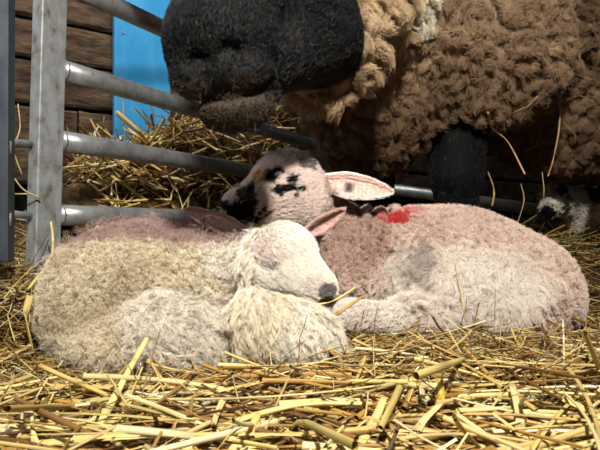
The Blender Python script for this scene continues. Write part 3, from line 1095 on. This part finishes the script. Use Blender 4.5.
# whiskers
p, n = sample(ev_, eq_, 70, EB, lambda c: (np.linalg.norm(c - P(225, 100, HY), axis=1) < 0.07) * 1.0)
hair_object('whisker', *locks(p, n, np.tile(np.array([0, -0.3, -1.0]), (len(p), 1)), 0.022, 0.001, 0.3, 0.001, 1, 6, 0.9, 0.5, 0.0002, np.tile(lin(60, 50, 42), (len(p), 1)), 0.1, 1.0), M_BLACK_HAIR, ewe)
for (ea, eb) in ((P(205, -62, 0.87), (0.0, 0, 0)), (P(330, -80, 0.93), (0, 0, 0))):
    bme = bpy.data.meshes.new('eye')
    import bmesh
    bm = bmesh.new()
    bmesh.ops.create_uvsphere(bm, u_segments=16, v_segments=10, radius=0.016)
    bm.to_mesh(bme)
    bm.free()
    o = link('eye', bme, M_EYE, ewe)
    o.location = ea
ear('ear', P(205, -100, 1.0), P(120, -120, 1.06), 0.07, (0.1, -0.9, 0.3), lin(20, 18, 18), lin(40, 32, 30), ewe, hair=1200)
ear('ear', P(340, -110, 1.02), P(420, -150, 1.0), 0.07, (-0.1, -0.9, 0.3), lin(20, 18, 18), lin(40, 32, 30), ewe, hair=1200)
for (cx, cy) in LEGS:
    g = float(height(np.array([cx]), np.array([cy]))[0])
    for sx in (-1, 1):
        vs, fs = tube([(cx + sx * 0.02, cy, g - 0.01), (cx + sx * 0.021, cy - 0.012, g + 0.012), (cx + sx * 0.018, cy - 0.002, g + 0.05)], [0.028, 0.026, 0.019], 12)
        link('hoof', pymesh('hoof', vs, fs, True), M_DARK, ewe)

# ------------------------------------------------------------------ third lamb in the shadow behind
TB = Body()
TB.pell(556, 198, 1.86, 13, 14, 0.05, 0.02)
TB.pell(548, 208, 1.80, 8, 9, 0.03, 0.02)
TB.cap(P(556, 200, 1.88), P(582, 205, 1.95), 0.045, 0.06, 0.03)
TB.pell(618, 215, 2.0, 40, 30, 0.11, 0.05)
TB.pell(585, 222, 1.95, 14, 14, 0.05, 0.04)
tv, tq = TB.mesh(0.010, (0.70, 1.7, 0.10), (1.36, 2.16, 0.46))
TPp = [(TB.hit(547, 212, 1.5), (0.025, 0.05, 0.024), BLACK, 0.8, 1.0), (TB.hit(561, 190, 1.5), (0.02, 0.05, 0.022), BLACK, 1.0, 0.9), (TB.hit(567, 206, 1.5), (0.012, 0.06, 0.05), lin(30, 24, 20), 1.0, 0.9)]
T_W = lin(226, 216, 204)


def t_col(p):
    m = sstep(P(582, 0, 1.9)[0], P(588, 0, 1.9)[0], p[:, 0])[:, None]  # body coloured dark brown to put the shade there into the wool
    return patches(p, TPp, np.tile(T_W, (len(p), 1)) * (1 - m) + lin(70, 52, 38) * m)


tcol = t_col(tv)
me = bulk_mesh('lamb', tv, tq)
set_col(me, tcol)
lamb_t = link('lamb', me, M_SKIN, label='black and white lamb lying in the shadow behind, only its face showing', category='lamb')
p, n = sample(tv, tq, 5000, TB)
cc = t_col(p)
hair_object('fleece', *locks(p, n, norm(rng.normal(size=(len(p), 3))), 0.009, 0.002, 1.0, 0.003, 8, 6, 0.5, 0.5, 0.0004, cc, 0.1), M_WOOL, lamb_t)
ear('ear', P(566, 190, 1.88), P(586, 196, 1.9), 0.045, (-0.1, -0.9, 0.3), lin(226, 216, 204), lin(190, 150, 140), lamb_t, hair=500)

# ------------------------------------------------------------------ straw
STRAW = np.array([lin(210, 184, 114), lin(222, 202, 140), lin(190, 156, 86), lin(164, 124, 56), lin(232, 218, 170), lin(130, 92, 44), lin(196, 176, 104), lin(88, 58, 28)])
SW = np.array([.22, .14, .16, .14, .08, .12, .05, .09])


def stalks(mid, d, L, r, flat, bend, cols, K=6, M=6, twist=0.0, kink=None):
    """many stalks at once. mid,d,bend (N,3); L,r,flat (N,)"""
    N = len(mid)
    d = norm(d)
    t = np.linspace(-0.5, 0.5, K)
    ref = norm(rng.normal(size=(N, 3)))
    u = norm(np.cross(d, ref))
    v = np.cross(d, u)
    if np.any(flat < 0.5):     # flat blades lie mostly flat
        uu = norm(np.cross(d, np.array([0, 0, 1.0]) + 0.5 * ref))
        fl = (flat < 0.5)[:, None]
        u = np.where(fl, uu, u)
        v = np.cross(d, u)
    cen = mid[:, None] + d[:, None] * (t[None, :, None] * L[:, None, None]) + bend[:, None] * (0.25 - t[None, :, None] ** 2) * 1.0
    if kink is not None:
        cen = cen + kink[:, None] * np.maximum(0, t[None, :, None] - 0.1)
    taper = 1 - 0.35 * (t + 0.5)
    a = np.arange(M) / M * 2 * math.pi
    tw = twist * t
    ca = np.cos(a[None, :] + 0 * tw[:, None])
    sa = np.sin(a[None, :] + 0 * tw[:, None])
    rr = r[:, None, None] * taper[None, :, None]
    X = rr * ca[None]
    Z = rr * sa[None] * flat[:, None, None]
    rot = (twist * (rng.random(N) - 0.5))[:, None, None] * t[None, :, None]
    X, Z = X * np.cos(rot) - Z * np.sin(rot), X * np.sin(rot) + Z * np.cos(rot)
    V = cen[:, :, None] + u[:, None, None] * X[..., None] + v[:, None, None] * Z[..., None]
    V = V.reshape(-1, 3)
    i, k = np.meshgrid(np.arange(K - 1), np.arange(M), indexing='ij')
    k2 = (k + 1) % M
    q = np.stack([i * M + k, i * M + k2, (i + 1) * M + k2, (i + 1) * M + k], -1).reshape(-1, 4)
    Fq = (np.arange(N)[:, None, None] * (K * M) + q[None]).reshape(-1, 4)
    cv = np.repeat(cols, K * M, 0)
    nd = rng.random(N) * 0.8 - 0.4
    near = np.exp(-((t[None, :] - nd[:, None]) / 0.07) ** 2)
    cv = cv * (1 - 0.35 * np.repeat(near.reshape(-1), M)[:, None])
    su = (t[None, :, None] * L[:, None, None] + rng.random((N, 1, 1)) * 20) * np.ones((1, 1, M))
    sv = np.broadcast_to(ca[:1, :] * 0.5, (N, K, M)) + rng.random((N, 1, 1)) * 9
    suv = np.stack([su, sv, sv * 0], -1).reshape(-1, 3)
    return V, Fq, cv, suv


def straw_object(name, data, parent=None, **props):
    V, Fq, cv, suv = data
    me = bulk_mesh(name, V, Fq)
    set_col(me, cv)
    a = me.attributes.new('suv', 'FLOAT_VECTOR', 'POINT')
    a.data.foreach_set('vector', suv.astype(f32).ravel())
    return link(name, me, M_STRAW, parent, **props)


def joinstraw(lst):
    off = 0
    Vs, Fs, Cs, Ss = [], [], [], []
    for V, Fq, cv, suv in lst:
        Vs.append(V)
        Fs.append(Fq + off)
        Cs.append(cv)
        Ss.append(suv)
        off += len(V)
    return np.concatenate(Vs), np.concatenate(Fs), np.concatenate(Cs), np.concatenate(Ss)


def clear_of(bodies, mid, d, L, bend, marg=0.005):
    ok = np.ones(len(mid), bool)
    d = norm(d)
    for t in np.linspace(-0.5, 0.5, 7):
        q = mid + d * (t * L)[:, None] + bend * (0.25 - t * t)
        for b in bodies:
            ok &= b.d(q) > marg
    return ok


def scatter(N, x0, x1, y0, y1, lmin, lmax, rmin, rmax, zlo, zhi, pitch, hf=height, dark=0.0, bodies=(), flatp=0.3, K=6, M=6, wpow=1.0, ymix=1.0):
    y = y0 + (y1 - y0) * rng.random(N) ** wpow
    x = x0 + (x1 - x0) * rng.random(N)
    L = lmin + (lmax - lmin) * rng.random(N) ** 1.6
    yaw = rng.random(N) * 2 * math.pi
    pt = rng.normal(size=N) * pitch
    d = np.stack([np.cos(yaw) * np.cos(pt), np.sin(yaw) * np.cos(pt) * ymix, np.sin(pt)], 1)
    z = hf(x, y) + zlo + (zhi - zlo) * rng.random(N) ** 1.5 + 0.25 * L * np.abs(np.sin(pt))
    mid = np.stack([x, y, z], 1)
    r = rmin + (rmax - rmin) * rng.random(N) ** 2
    flat = np.where(rng.random(N) < flatp, 0.10 + 0.1 * rng.random(N), 0.55 + 0.4 * rng.random(N))
    bend = rng.normal(size=(N, 3)) * (L * 0.16)[:, None] * np.array([1, 1, 0.5])
    ci = rng.choice(len(STRAW), N, p=SW / SW.sum())
    cols = STRAW[ci] * (0.75 + 0.4 * rng.random((N, 1)))
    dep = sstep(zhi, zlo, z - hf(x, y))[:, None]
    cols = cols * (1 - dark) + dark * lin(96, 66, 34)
    kink = np.where((rng.random(N) < 0.2)[:, None], rng.normal(size=(N, 3)) * (L * 0.5)[:, None] * np.array([1, 1, .4]), 0)
    ok = clear_of(bodies, mid, d, L, bend) if bodies else np.ones(N, bool)
    for e in (-0.5, 0.5):
        if hf is not height:
            ok &= ((mid + d * (e * L)[:, None] - A) @ GN) < -0.026
        ok &= ((mid + d * (e * L)[:, None] - W0) @ WN) > 0.06
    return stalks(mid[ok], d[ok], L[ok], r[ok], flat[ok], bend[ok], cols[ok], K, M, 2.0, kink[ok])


LBS = [LB, RB]
sets = [
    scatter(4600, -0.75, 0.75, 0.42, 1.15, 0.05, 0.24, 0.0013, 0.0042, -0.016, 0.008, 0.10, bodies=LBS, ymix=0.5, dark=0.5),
    scatter(2000, -0.60, 0.62, 0.45, 0.98, 0.04, 0.18, 0.0012, 0.0034, 0.000, 0.022, 0.16, bodies=LBS, ymix=0.5),
    scatter(900, -0.60, 0.62, 0.45, 0.95, 0.03, 0.12, 0.0006, 0.0014, 0.000, 0.024, 0.30, bodies=LBS),
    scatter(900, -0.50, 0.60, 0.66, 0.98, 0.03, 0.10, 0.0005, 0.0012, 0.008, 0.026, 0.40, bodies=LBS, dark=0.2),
    scatter(420, -0.48, 0.52, 0.44, 0.76, 0.14, 0.34, 0.0026, 0.0055, 0.004, 0.022, 0.08, bodies=LBS, K=9, M=10, flatp=0.35, ymix=0.45),
    scatter(150, -0.50, 0.55, 0.46, 0.72, 0.20, 0.40, 0.0022, 0.0048, 0.006, 0.024, 0.05, bodies=LBS, K=9, M=8, flatp=0.3, ymix=0.22),
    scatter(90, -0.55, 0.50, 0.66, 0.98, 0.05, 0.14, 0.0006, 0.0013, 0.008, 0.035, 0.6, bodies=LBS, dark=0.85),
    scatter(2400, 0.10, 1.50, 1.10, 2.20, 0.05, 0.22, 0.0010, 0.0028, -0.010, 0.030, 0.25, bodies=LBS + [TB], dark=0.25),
    scatter(1600, -0.80, -0.36, 0.80, 1.50, 0.05, 0.20, 0.0008, 0.0026, -0.010, 0.025, 0.30, bodies=LBS, dark=0.1),
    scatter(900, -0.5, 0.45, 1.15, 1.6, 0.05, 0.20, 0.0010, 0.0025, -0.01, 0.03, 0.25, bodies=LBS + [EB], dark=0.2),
]
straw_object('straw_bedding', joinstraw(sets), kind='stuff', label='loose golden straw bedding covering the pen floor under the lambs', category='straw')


def heap_h(x, y):
    k = 0.31 + (x + 0.68) * 0.72
    k = 0.08 + (np.clip(k, 0.18, 0.80) - 0.08) * sstep(-0.74, -0.60, x)
    g = -((x - A[0]) * GN[0] + (y - A[1]) * GN[1])
    fr = sstep(0.03, 0.19, g)
    b = (vnoise(np.stack([x, y, 0 * x], -1), 9, 71) - 0.5) * 0.07
    return 0.08 + (k - 0.08) * fr + b


def heap_floor():
    xs = np.arange(-0.95, 0.42, 0.03)
    ys = np.arange(1.35, 2.8, 0.03)
    X, Yg = np.meshgrid(xs, ys, indexing='ij')
    Z = heap_h(X.ravel(), Yg.ravel()) - 0.02
    wy = W0[1] + (X.ravel() - W0[0]) * WD[1] / WD[0] - 0.12
    Yc = np.minimum(Yg.ravel(), wy)
    V = np.stack([X.ravel(), Yc, Z], 1)
    i, j = np.meshgrid(np.arange(len(xs) - 1), np.arange(len(ys) - 1), indexing='ij')
    a = (i * len(ys) + j).ravel()
    return V, np.stack([a, a + len(ys), a + len(ys) + 1, a + 1], 1)


hv, hf_ = heap_floor()
heap = straw_object('straw_heap', joinstraw([
    scatter(6800, -0.90, 0.35, 1.45, 2.50, 0.06, 0.26, 0.0020, 0.0062, -0.020, 0.035, 0.45, hf=heap_h, dark=0.0, bodies=[EB], M=5, K=5),
]), kind='stuff', label='high heap of loose straw behind the hurdle rails', category='straw')
core = link('heap_core', bulk_mesh('heap_core', hv, hf_), M_SOIL, heap)


# individually recognisable stalks
def single(pts, r, color, label, flat=0.8, name='straw_stalk', group='single straws that stand out from the bedding'):
    pts = [np.array(q, float) for q in pts]
    # refine by Catmull-Rom
    out = []
    ext = [2 * pts[0] - pts[1]] + pts + [2 * pts[-1] - pts[-2]]
    for i in range(1, len(ext) - 2):
        for s in np.linspace(0, 1, 6, endpoint=False):
            a, b, c, d = ext[i - 1], ext[i], ext[i + 1], ext[i + 2]
            out.append(0.5 * ((2 * b) + (c - a) * s + (2 * a - 5 * b + 4 * c - d) * s * s + (3 * b - a - 3 * c + d) * s ** 3))
    out.append(pts[-1])
    n = len(out)
    rad = [r * (1 - 0.3 * i / n) * (1.18 if i % 9 == 5 else 1) for i in range(n)]
    vs, fs = tube(out, rad, 10, flat, close=False)
    V = np.array(vs)
    # inner wall so that the open ends look hollow
    vs2, fs2 = tube(out, [q * 0.7 for q in rad], 10, flat, close=False)
    Fq = np.array(fs)
    Fi = np.array(fs2)[:, ::-1] + len(V)
    m = len(V)
    caps = []
    for k in range(10):
        k2 = (k + 1) % 10
        caps.append((k, m + k, m + k2, k2))
        e = (n - 1) * 10
        caps.append((e + k, e + k2, m + e + k2, m + e + k))
    Fa = np.concatenate([Fq, Fi, np.array(caps)])
    Va = np.concatenate([V, np.array(vs2)])
    cv = np.tile(color, (len(Va), 1))
    ring = np.tile(np.repeat(np.arange(n), 10), 2)
    cv = cv * np.where(ring % 9 == 5, 0.6, 1.0)[:, None]
    ln2 = np.tile(np.repeat(np.linspace(0, 0.2, n), 10), 2)
    an = np.tile(np.tile(np.arange(10) / 10.0, n), 2)
    suv = np.stack([ln2 + random.random() * 9, np.cos(an * 6.283) * 0.5 + random.random() * 7, an * 0], 1)
    return straw_object(name, (Va, Fa, cv, suv), label=label, category='straw', group=group)


Y1, Y2, Y3, Y4 = lin(224, 204, 128), lin(206, 178, 96), lin(236, 222, 176), lin(170, 130, 66)
single([P(84, 452, 0.60), P(112, 402, 0.66), P(128, 372, 0.74), P(147, 338, 0.80)], 0.0050, Y1, 'thick pale yellow stalk leaning steeply against the curled lamb thigh', 0.5)
single([P(66, 252, 1.0), P(90, 235, 0.975), P(98, 226, 0.985)], 0.0035, Y1, 'short stiff straw propped on the curled lamb back beside the box post')
single([P(72, 241, 0.985), P(100, 231, 0.965), P(142, 224, 0.975)], 0.0030, Y2, 'long straw lying flat along the back of the curled lamb')
single([P(198, 224, 0.945), P(206, 216, 0.935), P(216, 217, 0.935), P(238, 228, 0.93)], 0.0026, Y1, 'bent yellow straw on the curled lamb shoulder beside its ear', 0.3)
single([P(30, 296, 0.90), P(26, 318, 0.88), P(33, 352, 0.88)], 0.0060, lin(196, 168, 104), 'broad split straw standing upright by the curled lamb rump', 0.3)
single([P(52, 258, 1.06), P(53, 240, 1.07), P(51, 222, 1.09)], 0.0035, Y1, 'stubby straw standing against the foot of the box post')
single([P(28, 290, 0.98), P(46, 268, 0.99), P(72, 246, 1.01)], 0.0038, Y1, 'pale straw slanting from the bedding up to the box post foot')
single([P(312, 306, 0.82), P(335, 300, 0.83), P(356, 287, 0.86)], 0.0022, Y1, 'thin curved straw poking out beside the curled lamb nose')
single([P(322, 322, 0.82), P(340, 312, 0.85), P(362, 297, 0.88)], 0.0032, lin(186, 146, 70), 'golden brown straw sloping past the curled lamb nose')
single([P(466, 322, 0.98), P(459, 285, 1.0), P(455, 262, 1.02)], 0.0012, Y2, 'thin straw standing up against the marked lamb flank')
single([P(470, 348, 0.90), P(474, 325, 0.92), P(479, 303, 0.94)], 0.0016, lin(120, 74, 40), 'reddish brown upright straw in front of the marked lamb')
single([P(566, 452, 0.62), P(562, 410, 0.68), P(564, 360, 0.76), P(563, 320, 0.84)], 0.0018, Y3, 'long thin curved straw rising in front of the marked lamb rump')
single([P(392, 412, 0.66), P(408, 385, 0.70), P(421, 362, 0.75)], 0.0022, Y3, 'short white straw slanting across the middle of the bedding', 0.3)
single([P(405, 386, 0.72), P(450, 379, 0.73), P(502, 358, 0.78)], 0.0030, Y3, 'long pale straw with a white end below the marked lamb leg')
single([P(40, 366, 0.76), P(90, 388, 0.72), P(150, 412, 0.68)], 0.0042, Y2, 'long smooth golden straw running below the curled lamb rump')
single([P(182, 452, 0.555), P(230, 424, 0.60), P(300, 405, 0.63), P(372, 404, 0.64)], 0.0062, Y1, 'thickest straw lying across the front bedding', 0.6)
single([P(130, 440, 0.58), P(60, 425, 0.62), P(0, 432, 0.62)], 0.0050, Y2, 'stout straw at the dim left corner of the bedding')
single([P(352, 455, 0.555), P(372, 425, 0.60), P(384, 398, 0.64)], 0.0065, lin(216, 190, 120), 'fat split straw end pointing up in the front row', 0.5)
single([P(402, 460, 0.55), P(420, 425, 0.59), P(440, 404, 0.62)], 0.0062, lin(222, 200, 140), 'splayed pale straw butt pointing up beside the fat split one', 0.3)
single([P(450, 424, 0.62), P(520, 412, 0.64), P(600, 416, 0.64)], 0.0045, Y1, 'smooth yellow straw lying level in the front right bedding')
single([P(255, 455, 0.56), P(250, 435, 0.58), P(258, 414, 0.60)], 0.0055, lin(210, 184, 104), 'short fat upright straw stub at the bottom middle')
single([P(436, 420, 0.64), P(441, 398, 0.66), P(440, 380, 0.69)], 0.0055, lin(212, 176, 70), 'short yellow hollow stub standing between crossed straws', 0.7)
single([P(515, 455, 0.56), P(520, 420, 0.60), P(512, 384, 0.66)], 0.0055, lin(206, 186, 130), 'broad flattened straw blade bending upright on the right', 0.25)
single([P(560, 300, 1.25), P(590, 318, 1.15), P(602, 328, 1.1)], 0.003, Y2, 'dull straw lying beside the marked lamb rump')
single([P(22, 175, 1.12), P(14, 150, 1.10), P(20, 128, 1.10), P(18, 104, 1.11)], 0.0016, lin(206, 184, 132), 'thin curled straw hanging between the two hurdle posts')
single([P(40, 198, 1.12), P(24, 190, 1.10), P(14, 178, 1.09)], 0.0022, lin(206, 184, 132), 'crooked straw caught on the box post side')

g2 = 'straws caught in the ewe fleece'
for pts, r, lab in (
        ([(488, 112, 1.24), (492, 128, 1.22), (508, 142, 1.22), (525, 174, 1.24)], .0030, 'thick bent straw hanging below the ewe shoulder'),
        ([(500, 136, 1.26), (520, 144, 1.24), (516, 142, 1.24)], .0018, 'short straw crossing the thick bent one under the shoulder'),
        ([(538, 96, 1.30), (522, 112, 1.27), (508, 120, 1.26), (498, 134, 1.26)], .0020, 'straw slanting down from the shoulder fleece edge'),
        ([(524, 152, 1.30), (536, 146, 1.29), (538, 138, 1.30)], .0020, 'small hooked straw hanging on its own in the dark'),
        ([(560, 98, 1.36), (559, 130, 1.34), (553, 160, 1.34), (548, 176, 1.34)], .0024, 'long straw dangling nearly straight down from the flank'),
        ([(556, 108, 1.38), (536, 120, 1.36), (528, 128, 1.35)], .0015, 'thin straw reaching left from the flank edge'),
        ([(560, 118, 1.38), (574, 134, 1.36), (577, 142, 1.36)], .0015, 'thin straw slanting right in the shadow of the flank'),
        ([(590, 24, 1.42), (600, 46, 1.42), (596, 68, 1.42)], .0016, 'curved straw on the dark flank at the top right'),
        ([(556, 66, 1.40), (576, 74, 1.40), (590, 80, 1.41)], .0014, 'pale straw lying level on the dark flank'),
        ([(542, 172, 1.45), (544, 190, 1.44), (543, 205, 1.44)], .0014, 'fine straw hanging before the shadowed lamb'),
        ([(488, 172, 1.50), (494, 190, 1.48), (492, 206, 1.46)], .0032, 'thick straw upright behind the marked lamb beside the black leg'),
        ([(500, 118, 1.26), (508, 122, 1.25), (514, 113, 1.25), (528, 106, 1.26)], .0022, 'wavy straw tangled at the lower edge of the shoulder fleece'),
        ([(566, 100, 1.36), (580, 96, 1.36), (596, 104, 1.37)], .0018, 'short straw lying across the flank fleece beside the shoulder'),
        ([(564, 40, 1.38), (578, 52, 1.38), (580, 66, 1.38)], .0016, 'faint straw stuck high on the flank fleece'),
        ([(493, 130, 1.24), (506, 141, 1.22), (519, 146, 1.22)], .0022, 'straw crossing behind the thick bent one like a fork'),
        ([(521, 184, 1.5), (524, 200, 1.48), (518, 222, 1.46)], .0024, 'looped straw drooping behind the marked lamb back')):
    q3 = []
    for q in pts:
        hq = EB.hit(q[0], q[1], 0.9)
        q3.append(P(q[0], q[1], hq[1] - 0.035 if EB.d(hq[None])[0] < 0.002 and q[2] < 1.45 else q[2]))
    ys_ = [q[1] for q in q3]
    q3 = [P(q[0], q[1], min(y, min(ys_) + 0.10)) for q, y in zip(pts, ys_)]
    single(q3, r, lin(190, 156, 100), lab, 0.5, group=g2)
